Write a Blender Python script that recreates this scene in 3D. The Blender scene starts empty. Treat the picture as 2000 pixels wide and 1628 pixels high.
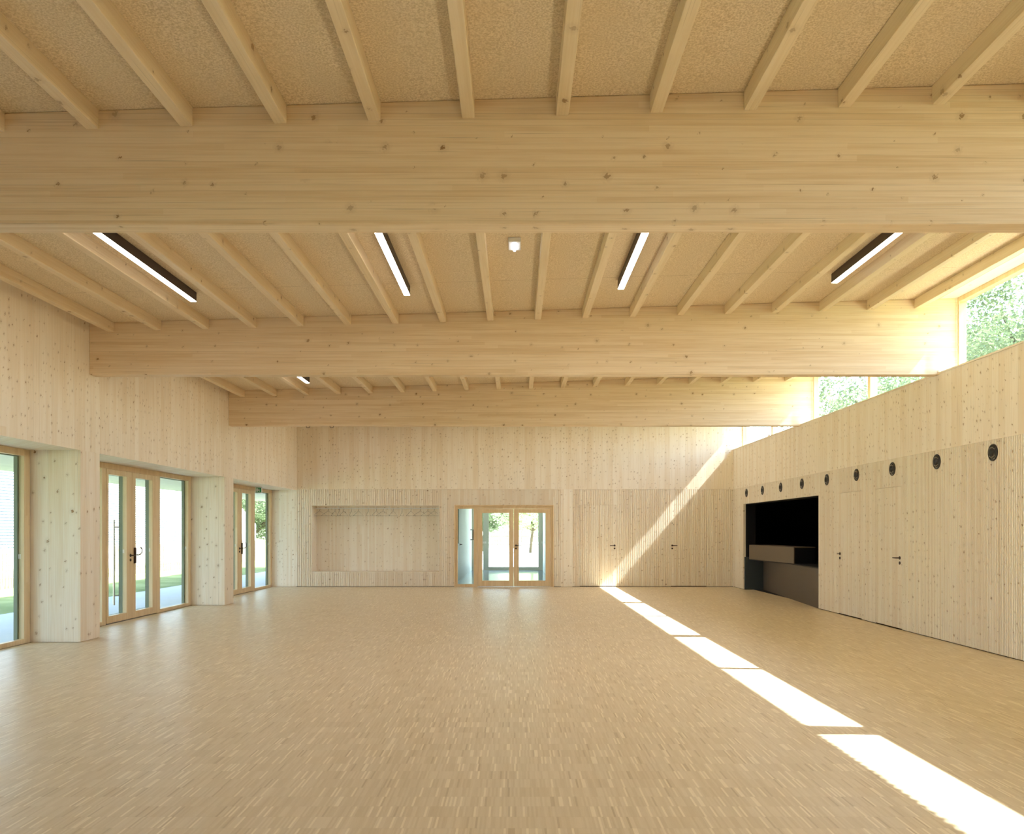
import bpy, math, random
from mathutils import Vector
R = random.Random(7)
scn = bpy.context.scene
COL = scn.collection
EYE, F, VX, VY = 1.5155, 1673.0, 1007.7, 1036.06
XL, XR = -5.923, 5.877            # inner faces of the side walls
XLW = -6.60                       # inner face of the left window frames
YB = 23.17                        # back wall
ZB = 3.68                         # underside of the big beams
SILL = 3.713
ZBAND = 2.638
YF = -5.6                         # wall behind the camera
BEAMS = [(-0.0 + .22, .40), (6.05, 6.235), (11.89, 12.07), (17.66, 17.84)]
def CZ(x): return 4.571 + .0289 * x

# ------------------------------------------------------------------ materials
def lin(c):
    return tuple(((v / 255) / 12.92 if v / 255 <= .04045 else ((v / 255 + .055) / 1.055) ** 2.4) for v in c) + (1,)
class NT:
    def __init__(s, m):
        m.use_nodes = True; s.t = m.node_tree; s.t.nodes.clear(); s.n = s.t.nodes
    def new(s, typ, **kw):
        n = s.n.new(typ)
        for k, v in kw.items():
            if k.startswith('i_'):
                key = k[2:]; key = int(key) if key.isdigit() else key.replace('_', ' ')
                if isinstance(v, bpy.types.NodeSocket): s.t.links.new(v, n.inputs[key])
                else: n.inputs[key].default_value = v
            else: setattr(n, k, v)
        return n
    def math(s, op, a, b=0.0, c=None, clamp=False):
        n = s.n.new('ShaderNodeMath'); n.operation = op; n.use_clamp = clamp
        for i, v in enumerate((a, b) if c is None else (a, b, c)):
            if isinstance(v, bpy.types.NodeSocket): s.t.links.new(v, n.inputs[i])
            else: n.inputs[i].default_value = v
        return n.outputs[0]
    def mix(s, fac, a, b, blend='MIX'):
        n = s.n.new('ShaderNodeMix'); n.data_type = 'RGBA'; n.blend_type = blend
        for i, v in ((0, fac), (6, a), (7, b)):
            if isinstance(v, bpy.types.NodeSocket): s.t.links.new(v, n.inputs[i])
            else: n.inputs[i].default_value = v
        return n.outputs[2]
    def vec(s, x, y, z=0.0):
        n = s.n.new('ShaderNodeCombineXYZ')
        for i, v in enumerate((x, y, z)):
            if isinstance(v, bpy.types.NodeSocket): s.t.links.new(v, n.inputs[i])
            else: n.inputs[i].default_value = v
        return n.outputs[0]
    def ramp(s, v, a, b, lo=0.0, hi=1.0):
        n = s.n.new('ShaderNodeMapRange'); n.interpolation_type = 'SMOOTHSTEP'
        s.t.links.new(v, n.inputs[0]); n.inputs[1].default_value = a; n.inputs[2].default_value = b
        n.inputs[3].default_value = lo; n.inputs[4].default_value = hi
        return n.outputs[0]
    def noise(s, v, scale, detail=3, rough=.5, dim='2D'):
        n = s.n.new('ShaderNodeTexNoise'); n.noise_dimensions = dim
        s.t.links.new(v, n.inputs['Vector']); n.inputs['Scale'].default_value = scale
        n.inputs['Detail'].default_value = detail; n.inputs['Roughness'].default_value = rough
        return n.outputs['Fac']
    def white(s, v):
        n = s.n.new('ShaderNodeTexWhiteNoise'); n.noise_dimensions = '2D'; s.t.links.new(v, n.inputs['Vector'])
        return n.outputs['Value']
    def out(s, color, rough=.5, spec=.5, metal=0, bump=None, bstr=.2, bdist=.002, coat=0):
        p = s.n.new('ShaderNodeBsdfPrincipled')
        for k, v in (('Base Color', color), ('Roughness', rough), ('Specular IOR Level', spec), ('Metallic', metal), ('Coat Weight', coat)):
            if isinstance(v, bpy.types.NodeSocket): s.t.links.new(v, p.inputs[k])
            else: p.inputs[k].default_value = v
        if bump is not None:
            b = s.n.new('ShaderNodeBump'); b.inputs['Strength'].default_value = bstr; b.inputs['Distance'].default_value = bdist
            s.t.links.new(bump, b.inputs['Height']); s.t.links.new(b.outputs[0], p.inputs['Normal'])
        o = s.n.new('ShaderNodeOutputMaterial'); s.t.links.new(p.outputs[0], o.inputs[0]); return p
def wood(name, axis, base, dark, board=.13, blen=3.0, knots=4.5, kr=(.03, .085), kamt=.45, kmin=.45, grain=1.0, tone=.5, rough=.55, seam=.35, seed=0.0, spec=.35, kstretch=.8):
    m = bpy.data.materials.new(name); N = NT(m)
    tc = N.new('ShaderNodeTexCoord'); sp = N.new('ShaderNodeSeparateXYZ', i_0=tc.outputs['Object'])
    oi = N.new('ShaderNodeObjectInfo'); rnd = N.math('MULTIPLY', oi.outputs['Random'], 37.0)
    ax = 'XYZ'.index(axis); others = [i for i in range(3) if i != ax]
    c = N.math('ADD', N.math('ADD', sp.outputs[others[0]], sp.outputs[others[1]]), N.math('ADD', rnd, 50.0 + seed))
    a = N.math('ADD', sp.outputs[ax], 40.0 + seed)
    b = N.math('DIVIDE', c, board); bi = N.math('FLOOR', b); bf = N.math('SUBTRACT', b, bi)
    r1 = N.white(N.vec(bi, 3.3)); a2 = N.math('ADD', a, N.math('MULTIPLY', r1, 11.0))
    li = N.math('FLOOR', N.math('DIVIDE', a2, blen)); r2 = N.white(N.vec(bi, li))
    g1 = N.noise(N.vec(N.math('MULTIPLY', c, 55.0), N.math('MULTIPLY', a2, 1.3)), 1.0, 4, .6)
    g2 = N.noise(N.vec(N.math('MULTIPLY', c, 9.0), N.math('MULTIPLY', a2, .6)), 1.0, 3, .55)
    bl = N.noise(N.vec(c, a2), 1.6, 2, .5)
    t = N.math('ADD', N.math('MULTIPLY', N.math('SUBTRACT', r2, .5), tone), N.math('MULTIPLY', N.math('SUBTRACT', g1, .5), 1.1 * grain))
    t = N.math('ADD', t, N.math('MULTIPLY', N.math('SUBTRACT', g2, .5), .9 * grain))
    t = N.math('ADD', t, N.math('MULTIPLY', N.math('SUBTRACT', bl, .5), .35))
    t = N.math('ADD', t, .38, clamp=True)
    colr = N.mix(t, lin(base), lin(dark))
    # dark thin grain streaks
    st = N.noise(N.vec(N.math('MULTIPLY', c, 120.0), N.math('MULTIPLY', a2, 1.0)), 1.0, 2, .5)
    colr = N.mix(N.ramp(st, .66, .82, 0, .35 * grain), colr, lin([int(v * .74) for v in dark]))
    # board seams
    e = N.math('MINIMUM', bf, N.math('SUBTRACT', 1.0, bf))
    r3 = N.white(N.vec(bi, 9.1))
    sm = N.math('MULTIPLY', N.ramp(e, .0, .0022 / board, 1, 0), N.ramp(r3, .25, .5, 0, seam))
    colr = N.mix(sm, colr, lin([int(v * .62) for v in dark]))
    # knots
    v = N.new('ShaderNodeTexVoronoi', voronoi_dimensions='2D', feature='F1')
    wob = N.math('MULTIPLY', N.math('SUBTRACT', N.noise(N.vec(c, a), 55, 2), .5), .045)
    N.t.links.new(N.vec(N.math('ADD', c, wob), N.math('MULTIPLY', N.math('ADD', a, wob), kstretch)), v.inputs['Vector']); v.inputs['Scale'].default_value = knots
    vs = N.new('ShaderNodeSeparateColor', i_0=v.outputs['Color'])
    rad = N.math('MULTIPLY_ADD', N.math('POWER', vs.outputs[0], 2.0), kr[1] - kr[0], kr[0])
    cln = N.math('MULTIPLY', N.math('SUBTRACT', N.noise(N.vec(c, a2), .9, 2, .6), .5), 1.5)
    pres = N.ramp(N.math('ADD', vs.outputs[1], cln), kmin, kmin + .02)
    q = N.math('DIVIDE', v.outputs['Distance'], rad)
    km = N.math('MULTIPLY', N.ramp(q, .75, 1.1, 1, 0), pres)
    halo = N.math('MULTIPLY', N.ramp(q, 1.0, 3.2, 1, 0), pres)
    colr = N.mix(N.math('MULTIPLY', halo, .25), colr, lin([int(x * .85) for x in dark]))
    colr = N.mix(N.math('MULTIPLY', km, N.math('MULTIPLY_ADD', vs.outputs[2], .55, kamt - .15)), colr, lin((146, 108, 66)))
    N.out(colr, rough, spec)
    return m
SPR, SPRD = (239, 230, 216), (228, 213, 191)
GLU, GLUD = (236, 217, 190), (221, 196, 160)
M = {}
M['wall'] = wood('spruce_wall', 'Z', SPR, SPRD, board=.14, knots=12, kr=(.05, .16), kmin=.5, blen=9, tone=.8, grain=1.4, seam=.5)
M['rib'] = wood('spruce_ribbed', 'Z', (241, 234, 222), (231, 218, 200), board=.05, knots=11, kr=(.05, .15), kmin=.6, blen=5, tone=.9, seam=0.05, grain=1.0)
M['pier'] = wood('spruce_pier', 'Z', SPR, SPRD, board=.2, knots=6, kr=(.05, .12), kmin=.4, blen=9, kamt=.55, grain=1.5, tone=.7, seam=.5)
M['beam'] = wood('glulam_beam', 'X', GLU, GLUD, board=.042, knots=4.6, kr=(.015, .09), kmin=.35, blen=2.2, tone=.6, seam=.4, grain=1.5, kamt=.5, seed=3.7, kstretch=.95)
M['joist'] = wood('spruce_joist', 'Y', (238, 221, 194), (224, 202, 166), board=.3, knots=4.0, kr=(.03, .10), kmin=.3, blen=9, tone=.3, grain=1.2)
M['framew'] = wood('oiled_pine_frame', 'Z', (226, 204, 168), (205, 176, 134), board=.06, knots=1.5, kr=(.01, .02), kmin=.9, blen=.9, tone=.45, grain=.7, rough=.4)
M['sillw'] = wood('spruce_sill', 'Y', SPR, SPRD, board=.25, knots=3, kr=(.02, .05), kmin=.6)
M['foyer'] = wood('limed_planks', 'Z', (242, 244, 238), (228, 232, 224), board=.15, knots=2, kr=(.01, .02), kmin=.9, tone=.3, grain=.5)
M['canopy'] = wood('canopy_boards', 'Y', (222, 222, 210), (202, 203, 190), board=.14, knots=2, kr=(.01, .03), kmin=.7, seam=.6, grain=.5)
def plain(name, c, rough=.5, spec=.5, metal=0, noise=0, nscale=30, bump=0):
    m = bpy.data.materials.new(name); N = NT(m)
    tc = N.new('ShaderNodeTexCoord')
    n = N.noise(tc.outputs['Object'], nscale, 4, .6, '3D')
    col = N.mix(n, lin([max(0, v - noise) for v in c]), lin([min(255, v + noise) for v in c]))
    N.out(col, rough, spec, metal, bump=n if bump else None, bstr=bump, bdist=.004); return m
M['black'] = plain('black_metal', (30, 25, 24), .4, .5, noise=3)
M['bronze'] = plain('dark_bronze', (58, 42, 36), .35, .5, .4, noise=4)
M['steel'] = plain('brushed_steel', (180, 175, 165), .3, .5, .9, noise=6)
M['darkalu'] = plain('dark_green_grey_aluminium', (118, 126, 108), .5, .4, noise=3)
M['greyalu'] = plain('grey_olive_aluminium', (186, 182, 162), .5, .4, noise=3)
M['gap'] = plain('shadow_gap', (70, 52, 34), .8, .2)  # dark brown that paints the shade in gaps under walls and doors
M['lampbody'] = plain('lamp_profile', (62, 48, 44), .45, .4, noise=3)
M['white'] = plain('white_plastic', (232, 234, 236), .35, .5, noise=2)
M['kitchen'] = plain('kitchen_black', (20, 21, 28), .6, .3, noise=2)
M['counter'] = plain('counter_dark_brown', (84, 74, 66), .55, .35, noise=6, nscale=90)
M['slate'] = plain('counter_slate', (62, 70, 76), .5, .35, noise=6, nscale=90)
M['box'] = plain('counter_taupe', (104, 92, 78), .6, .35, noise=6, nscale=90)
M['louvback'] = plain('louvre_backing', (150, 158, 168), .7, .2, noise=3)
M['facade'] = plain('white_facade', (226, 230, 236), .6, .3, noise=3)
M['roofm'] = plain('grey_roof', (150, 152, 152), .6, .4, noise=5)
M['pave'] = plain('concrete_paving', (206, 212, 220), .7, .3, noise=8, nscale=3)
M['gravel'] = plain('pale_gravel', (232, 230, 224), .9, .2, noise=8, nscale=20)
M['picket'] = plain('weathered_chestnut', (170, 156, 134), .8, .2, noise=22, nscale=9)
M['pale'] = plain('grey_weathered_pales', (128, 120, 106), .8, .2, noise=20, nscale=6)
M['bark'] = plain('bark', (96, 84, 66), .9, .1, noise=14, nscale=8, bump=.5)
M['ext'] = plain('exterior_cladding', (150, 135, 108), .8, .2, noise=8)
M['green'] = plain('sign_green', (40, 150, 90), .4, .4)
M['foyerfloor'] = plain('blue_grey_tiles', (150, 160, 172), .12, .6, noise=4, nscale=5)
M['leafdry'] = plain('dry_leaf', (140, 112, 84), .8, .2, noise=12, nscale=40)
def emis(name, c, s):
    m = bpy.data.materials.new(name); N = NT(m)
    e = N.new('ShaderNodeEmission', i_0=lin(c), i_1=s); o = N.new('ShaderNodeOutputMaterial', i_0=e.outputs[0]); return m
M['lampglow'] = emis('lamp_glow', (255, 240, 222), 18)
M['tube'] = emis('tube_glow', (240, 246, 255), 14)
def glassm():
    m = bpy.data.materials.new('window_glass'); N = NT(m)
    t = N.new('ShaderNodeBsdfTransparent', i_0=(.93, .96, .94, 1)); g = N.new('ShaderNodeBsdfGlossy'); g.inputs['Roughness'].default_value = 0
    f = N.new('ShaderNodeLayerWeight'); f.inputs[0].default_value = .5
    fc = N.math('MULTIPLY_ADD', N.math('POWER', f.outputs['Facing'], 5.0), .22, .02)
    mx = N.new('ShaderNodeMixShader', i_0=fc, i_1=t.outputs[0], i_2=g.outputs[0])
    N.new('ShaderNodeOutputMaterial', i_0=mx.outputs[0]); return m
M['glass'] = glassm()
def leafm(name, c1, c2):
    m = bpy.data.materials.new(name); N = NT(m)
    tc = N.new('ShaderNodeTexCoord'); n = N.noise(tc.outputs['Object'], 1.5, 3, .6, '3D')
    col = N.mix(n, lin(c1), lin(c2))
    d = N.new('ShaderNodeBsdfDiffuse', i_0=col); t = N.new('ShaderNodeBsdfTranslucent', i_0=col)
    mx = N.new('ShaderNodeMixShader', i_0=.45, i_1=d.outputs[0], i_2=t.outputs[0])
    N.new('ShaderNodeOutputMaterial', i_0=mx.outputs[0]); return m
M['leaf'] = leafm('foliage', (98, 114, 88), (146, 160, 122))
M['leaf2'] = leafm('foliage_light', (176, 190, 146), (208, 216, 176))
def floorm():
    m = bpy.data.materials.new('industrial_parquet'); N = NT(m)
    tc = N.new('ShaderNodeTexCoord'); sp = N.new('ShaderNodeSeparateXYZ', i_0=tc.outputs['Object'])
    x = N.math('ADD', sp.outputs[0], 60); y = N.math('ADD', sp.outputs[1], 60.05)
    mod = N.math('FLOOR', N.math('DIVIDE', x, .33)); off = N.math('MULTIPLY', N.math('FLOOR', N.math('MULTIPLY', N.white(N.vec(mod, 5.5)), 3)), .0)
    row = N.math('FLOOR', N.math('DIVIDE', N.math('ADD', y, off), .1727))
    rr = N.white(N.vec(row, 1.7))
    cf = N.math('ADD', N.math('DIVIDE', x, .0115), N.math('MULTIPLY', rr, 7)); cI = N.math('FLOOR', cf)
    r1 = N.white(N.vec(cI, row)); r2 = N.white(N.vec(N.math('ADD', cI, 400.5), row))
    blk = N.white(N.vec(N.math('FLOOR', N.math('ADD', N.math('DIVIDE', x, .16), N.math('MULTIPLY', rr, 5))), N.math('ADD', row, .5)))
    g = N.noise(N.vec(N.math('MULTIPLY', x, 260), N.math('MULTIPLY', y, 9)), 1, 2)
    t = N.math('ADD', N.math('MULTIPLY', N.math('SUBTRACT', r1, .5), .7), N.math('MULTIPLY', N.math('SUBTRACT', blk, .5), .25))
    t = N.math('ADD', t, N.math('MULTIPLY', N.math('SUBTRACT', g, .5), .35)); t = N.math('ADD', t, .5, clamp=True)
    col = N.mix(t, lin((222, 208, 183)), lin((205, 188, 158)))
    col = N.mix(N.ramp(r2, .91, .915, 0, .65), col, lin((244, 232, 208)))
    col = N.mix(N.ramp(r2, .03, .035, .4, 0), col, lin((164, 140, 102)))
    yf = N.math('FRACT', N.math('DIVIDE', y, .1727)); e = N.math('MINIMUM', yf, N.math('SUBTRACT', 1.0, yf))
    col = N.mix(N.ramp(e, 0, .012, .22, 0), col, lin((140, 112, 72)))
    ro = N.math('MULTIPLY_ADD', N.noise(tc.outputs['Object'], 2.0, 3), .1, .34)
    N.out(col, ro, .5); return m
M['floor'] = floorm()
def ceilm():
    m = bpy.data.materials.new('wood_fibre_board'); N = NT(m)
    tc = N.new('ShaderNodeTexCoord'); sp = N.new('ShaderNodeSeparateXYZ', i_0=tc.outputs['Object'])
    n1 = N.noise(tc.outputs['Object'], 75, 4, .7, '3D'); n2 = N.noise(tc.outputs['Object'], 2.2, 3, .6, '3D')
    v = N.new('ShaderNodeTexVoronoi', feature='F1'); N.t.links.new(tc.outputs['Object'], v.inputs['Vector']); v.inputs['Scale'].default_value = 110
    t = N.ramp(n1, .35, .65)
    col = N.mix(t, lin((206, 186, 152)), lin((243, 227, 202)))
    col = N.mix(N.ramp(n2, .35, .7, 0, .35), col, lin((222, 206, 176)))
    col = N.mix(N.ramp(v.outputs['Distance'], .0, .35, .35, 0), col, lin((162, 136, 98)))
    yy = N.math('FRACT', N.math('DIVIDE', N.math('ADD', sp.outputs[1], 59.5 - .35), 2.9)); e = N.math('MINIMUM', yy, N.math('SUBTRACT', 1.0, yy))
    col = N.mix(N.ramp(e, 0, .003, .5, 0), col, lin((150, 122, 82)))
    N.out(col, .85, .15); return m
M['ceil'] = ceilm()
def grassm():
    m = bpy.data.materials.new('lawn_grass'); N = NT(m)
    tc = N.new('ShaderNodeTexCoord')
    n = N.noise(tc.outputs['Object'], 14, 5, .7, '3D'); n2 = N.noise(tc.outputs['Object'], .6, 3, .6, '3D')
    col = N.mix(n, lin((92, 108, 62)), lin((146, 160, 100))); col = N.mix(N.ramp(n2, .4, .7, 0, .5), col, lin((176, 184, 132)))
    N.out(col, .9, .1, bump=n, bstr=.8, bdist=.03); return m
M['grass'] = grassm()
def facadem():   # white cladding with horizontal lines
    m = bpy.data.materials.new('white_lap_cladding'); N = NT(m)
    tc = N.new('ShaderNodeTexCoord'); sp = N.new('ShaderNodeSeparateXYZ', i_0=tc.outputs['Object'])
    N.out(N.mix(N.noise(tc.outputs['Object'], 3, 2, .5, '3D'), lin((168, 178, 190)), lin((180, 188, 198))), .6, .3); return m
M['clad'] = facadem()

# ------------------------------------------------------------------ mesh helpers
def wloc(o):
    v = Vector((0, 0, 0))
    while o is not None: v += o.location; o = o.parent
    return v
class MB:
    def __init__(s): s.v, s.f, s.sm = [], [], []
    def _add(s, vs, fs, smooth=False):
        k = len(s.v); s.v += [tuple(p) for p in vs]; s.f += [tuple(i + k for i in f) for f in fs]; s.sm += [smooth] * len(fs)
    def hexa(s, p):   # p: 4 bottom, 4 top (ccw)
        s._add(p, [(3, 2, 1, 0), (4, 5, 6, 7), (0, 1, 5, 4), (1, 2, 6, 5), (2, 3, 7, 6), (3, 0, 4, 7)]); return s
    def box(s, x0, x1, y0, y1, z0, z1, top=None):
        x0, x1 = min(x0, x1), max(x0, x1); y0, y1 = min(y0, y1), max(y0, y1)
        a, b = (z1, z1) if top is None else (top(x0), top(x1))
        return s.hexa([(x0, y0, z0), (x1, y0, z0), (x1, y1, z0), (x0, y1, z0), (x0, y0, a), (x1, y0, b), (x1, y1, b), (x0, y1, a)])
    def tube(s, pts, r, n=10, smooth=True):
        pts = [Vector(p) for p in pts]; rs = r if isinstance(r, (list, tuple)) else [r] * len(pts)
        rings = []; ref = None
        for i, p in enumerate(pts):
            d = (pts[min(i + 1, len(pts) - 1)] - pts[max(i - 1, 0)]).normalized()
            if ref is None:
                ref = Vector((0, 0, 1)) if abs(d.z) < .9 else Vector((1, 0, 0))
            u = d.cross(ref).normalized(); w = u.cross(d).normalized(); ref = w
            rings.append([p + (u * math.cos(2 * math.pi * j / n) + w * math.sin(2 * math.pi * j / n)) * rs[i] for j in range(n)])
        vs = [q for rg in rings for q in rg]; fs = []
        for i in range(len(pts) - 1):
            for j in range(n):
                fs.append((i * n + j, i * n + (j + 1) % n, (i + 1) * n + (j + 1) % n, (i + 1) * n + j))
        s._add(vs, fs, smooth)
        k = len(pts) - 1
        s._add(rings[0], [tuple(range(n))[::-1]]); s._add(rings[k], [tuple(range(n))]); return s
    def lathe(s, c, axis, prof, n=24, smooth=True):   # prof: (distance along axis, radius)
        c = Vector(c); a = Vector(axis).normalized(); ref = Vector((0, 0, 1)) if abs(a.z) < .9 else Vector((1, 0, 0))
        u = a.cross(ref).normalized(); w = a.cross(u).normalized(); vs = []; fs = []
        for d, r in prof:
            for j in range(n): vs.append(c + a * d + (u * math.cos(2 * math.pi * j / n) + w * math.sin(2 * math.pi * j / n)) * r)
        for i in range(len(prof) - 1):
            for j in range(n): fs.append((i * n + j, i * n + (j + 1) % n, (i + 1) * n + (j + 1) % n, (i + 1) * n + j))
        s._add(vs, fs, smooth); return s
    def ribs(s, axis, u0, u1, z0, z1, plane, out, pitch=.05, groove=.021, dep=.02, back=.05, plainz=()):
        """front at 'plane'; out=+1/-1 is the sign from the wall body towards the room"""
        def B(a, b, p, q):
            if b - a < .001: return
            if axis == 'x': s.box(a, b, p, q, z0, z1)
            else: s.box(p, q, a, b, z0, z1)
        B(u0, u1, plane - out * dep, plane - out * back)
        k = math.floor(u0 / pitch)
        while k * pitch < u1:
            a, b = max(u0, k * pitch + groove / 2), min(u1, (k + 1) * pitch - groove / 2)
            for (p0, p1) in plainz:
                if a < p1 and b > p0: a, b = 1, 0; break
            B(a, b, plane, plane - out * dep); k += 1
        for (p0, p1) in plainz:
            B(max(p0, u0), min(p1, u1), plane, plane - out * dep)
        return s
    def build(s, name, mat, parent=None, loc=None, bevel=0):
        base = wloc(parent) if parent else Vector((0, 0, 0))
        L = Vector(loc) - base if loc is not None else Vector((0, 0, 0))
        sh = base + L
        me = bpy.data.meshes.new(name); me.from_pydata([(x - sh.x, y - sh.y, z - sh.z) for x, y, z in s.v], [], s.f)
        me.polygons.foreach_set('use_smooth', s.sm); me.materials.append(mat); me.update()
        o = bpy.data.objects.new(name, me); COL.objects.link(o); o.parent = parent; o.location = L
        if bevel:
            b = o.modifiers.new('bevel', 'BEVEL'); b.width = bevel; b.segments = 2; b.limit_method = 'ANGLE'
        return o
def tag(o, label=None, cat=None, group=None, kind=None):
    for k, v in (('label', label), ('category', cat), ('group', group), ('kind', kind)):
        if v: o[k] = v
    return o
def empty(name, loc, label=None, cat=None, group=None, kind=None):
    o = bpy.data.objects.new(name, None); COL.objects.link(o); o.location = loc; o.empty_display_size = .1
    return tag(o, label, cat, group, kind)
def struct(name, mb, mat, label, bevel=0, cat=None):
    return tag(mb.build(name, mat, bevel=bevel), label, cat or name.split('_')[0], kind='structure')
def copy_tree(o, parent=None):
    c = o.copy(); COL.objects.link(c); c.parent = parent
    for ch in o.children: copy_tree(ch, c)
    return c
ORD = ['first', 'second', 'third', 'fourth', 'fifth', 'sixth', 'seventh', 'eighth', 'ninth', 'tenth', 'eleventh', 'twelfth',
       'thirteenth', 'fourteenth', 'fifteenth', 'sixteenth', 'seventeenth', 'eighteenth']

# ------------------------------------------------------------------ room shell
G = .012
struct('floor', MB().box(-6.58, XR + .25, YF, YB + .2, -.2, 0), M['floor'], 'pale end-strip industrial parquet floor with sun patches')
mb = MB().box(XL - .05, 5.88, YF, YB, 0, 0, None)
mb = MB(); x0, x1 = XL - .6, 5.88
mb.hexa([(x0, YF, CZ(x0)), (x1, YF, CZ(x1)), (x1, YB, CZ(x1)), (x0, YB, CZ(x0)), (x0, YF, CZ(x0) + .06), (x1, YF, CZ(x1) + .06), (x1, YB, CZ(x1) + .06), (x0, YB, CZ(x0) + .06)])
struct('ceiling', mb, M['ceil'], 'sloping ceiling of wood fibre boards between the joists')
mb = MB(); x0, x1 = 5.88, 6.26
mb.hexa([(x0, YF, CZ(x0) - .004), (x1, YF, CZ(x1) - .004), (x1, YB, CZ(x1) - .004), (x0, YB, CZ(x0) - .004), (x0, YF, CZ(x0) + .06), (x1, YF, CZ(x1) + .06), (x1, YB, CZ(x1) + .06), (x0, YB, CZ(x0) + .06)])
struct('trim_1', mb, M['sillw'], 'smooth pale timber soffit board above the high windows', cat='trim')
# roof build-up with an overhanging corrugated sheet on the right
mb = MB().box(XL - 1.3, 6.30, YF - .3, 34.0, 4.80, 5.02, None)
mb2 = MB()
RX, RZ = 6.60, 5.02
ns = int((YB + 1 - (YF - .3)) / .02); vs = []; fs = []
for i in range(ns + 1):
    y = YF - .3 + i * .02; dz = .018 * math.sin(y * 2 * math.pi / .1)
    vs += [(-7.3, y, 5.045 + dz), (RX, y, RZ + .02 + dz), (RX, y, RZ + .022 + dz + .0), (-7.3, y, 5.05 + dz)]
for i in range(ns):
    a = i * 4; b = a + 4
    fs += [(a, b, b + 1, a + 1), (a + 1, b + 1, b + 2, a + 2), (a + 2, b + 2, b + 3, a + 3)]
mb2._add(vs, fs)
roof = empty('roof', (0, 0, 5.0), 'grey corrugated metal roof over the hall', 'roof', kind='structure')
mb.build('roof_slab', M['ext'], roof); mb2.build('roof_sheet', M['roofm'], roof)

# left wall : upper wall, piers; bays between piers hold the window walls
PIERS = [(YF - .3, -5.3), (.03, .57), (5.87, 6.41), (11.65, 12.19), (17.41, 17.96)]
HL = 2.612
mb = MB().box(-6.74, XL, YF, YB, HL, 4.82)
for a, b in PIERS[1:]: pass
struct('wall_left', mb, M['wall'], 'left wall of knotty vertical spruce boards above the glazed doors')
for i, (a, b) in enumerate(PIERS):
    struct('wall_left', MB().box(-6.74, XL, a, b, .004, HL - .0005), M['pier'], 'spruce wall pier between glazed bays', cat='pier')

# back wall
mb = MB()
YR = YB + .25
DA, DB = (1.725, 2.712), (4.187, 5.159)
PA, PB = (2.61, 2.712), (4.187, 4.29)
NX0, NX1, NZ0, NZ1 = -5.525, -2.08, .407, 2.194
GX0, GX1, GZ = -1.672, 1.024, 2.211
DZ = 2.214
mb.box(-6.74, -5.94, YB, YR, .004, ZBAND)                 # plain end at the left
mb.box(1.225, 1.53, YB, YB + .05, .004, ZBAND)            # plain pilaster
P0 = dict(plane=YB, out=-1)
def rb(u0, u1, z0, z1, pl=()): mb.ribs('x', u0, u1, z0, z1, YB, -1, plainz=pl)
rb(-5.94, NX0, G, ZBAND); rb(NX0, NX1, NZ1, ZBAND); rb(NX0, NX1, G, NZ0 - .012); rb(NX1, GX0, G, ZBAND)
mb.box(NX0, NX1, YB, YB + .05, NZ0 - .012, NZ0)
rb(GX0, GX1, GZ, ZBAND); rb(GX1, 1.225, G, ZBAND)
rb(1.53, DA[0], G, ZBAND); rb(DA[0], DA[1], DZ, ZBAND, (PA,)); rb(DA[1], DB[0], G, ZBAND)
rb(DB[0], DB[1], DZ, ZBAND, (PB,)); rb(DB[1], XR + .2, G, ZBAND)
# backing (solid behind the cladding, leaving niche and glazed door open)
for a, b, c, d in ((-5.94, NX0, G, ZBAND), (NX0, NX1, NZ1, ZBAND), (NX0, NX1, G, NZ0), (NX1, GX0, G, ZBAND), (GX0, GX1, GZ, ZBAND), (GX1, XR + .2, G, ZBAND)):
    mb.box(a, b, YB + .05, YR, c, d)
# niche box
mb.box(NX0 - .05, NX0, YR, YB + .65, NZ0 - .05, NZ1 + .05); mb.box(NX1, NX1 + .05, YR, YB + .65, NZ0 - .05, NZ1 + .05)
mb.box(NX0 - .05, NX1 + .05, YR, YB + .65, NZ0 - .05, NZ0); mb.box(NX0 - .05, NX1 + .05, YR, YB + .65, NZ1, NZ1 + .05)
mb.box(NX0 - .05, NX1 + .05, YB + .62, YB + .67, NZ0 - .05, NZ1 + .05)
struct('wall_back', mb, M['rib'], 'back wall with ribbed spruce lower half and recessed coat niche')
mbu = MB().box(-6.74, 6.32, YB, YR, ZBAND + .001, 4.80)
struct('wall_back', mbu, M['wall'], 'smooth knotty spruce boarding of the upper back wall', cat='wall')
struct('baseboard_back', MB().box(-5.94, GX0, YB + .02, YB + .05, 0, G).box(GX1, XR, YB + .02, YB + .05, 0, G), M['gap'], 'dark strip painting the shadow gap under the back wall', cat='gap_shade')  # recessed strip, its dark colour paints the shade below the cladding

# right wall
mb = MB()
KY0, KY1, KZ = 16.64, 22.13, 2.205
DC, DD = (14.56, 15.62), (13.04, 14.02)
DCZ = 2.2
def rr(u0, u1, z0, z1, pl=()): mb.ribs('y', u0, u1, z0, z1, XR, -1, pitch=.036, groove=.014, dep=.022, plainz=pl)
rr(KY1, YB, G, ZBAND); rr(KY0, KY1, KZ, ZBAND); rr(DC[1], KY0, G, ZBAND); rr(DC[0], DC[1], DCZ, ZBAND); rr(DD[1], DC[0], G, ZBAND)
rr(DD[0], DD[1], DCZ, ZBAND); rr(YF, DD[0], G, ZBAND)
mb.box(XR + .05, XR + .3, YF, KY0, 0, ZBAND); mb.box(XR + .05, XR + .3, KY1, YB, 0, ZBAND); mb.box(XR + .05, XR + .3, KY0, KY1, KZ, ZBAND)
struct('wall_right', mb, M['rib'], 'right wall lower half of finely ribbed spruce')
mb = MB().box(XR, XR + .3, YF, YB, ZBAND + .001, SILL - .022)
struct('wall_right', mb, M['wall'], 'smooth knotty spruce band below the high windows', cat='wall')
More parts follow.
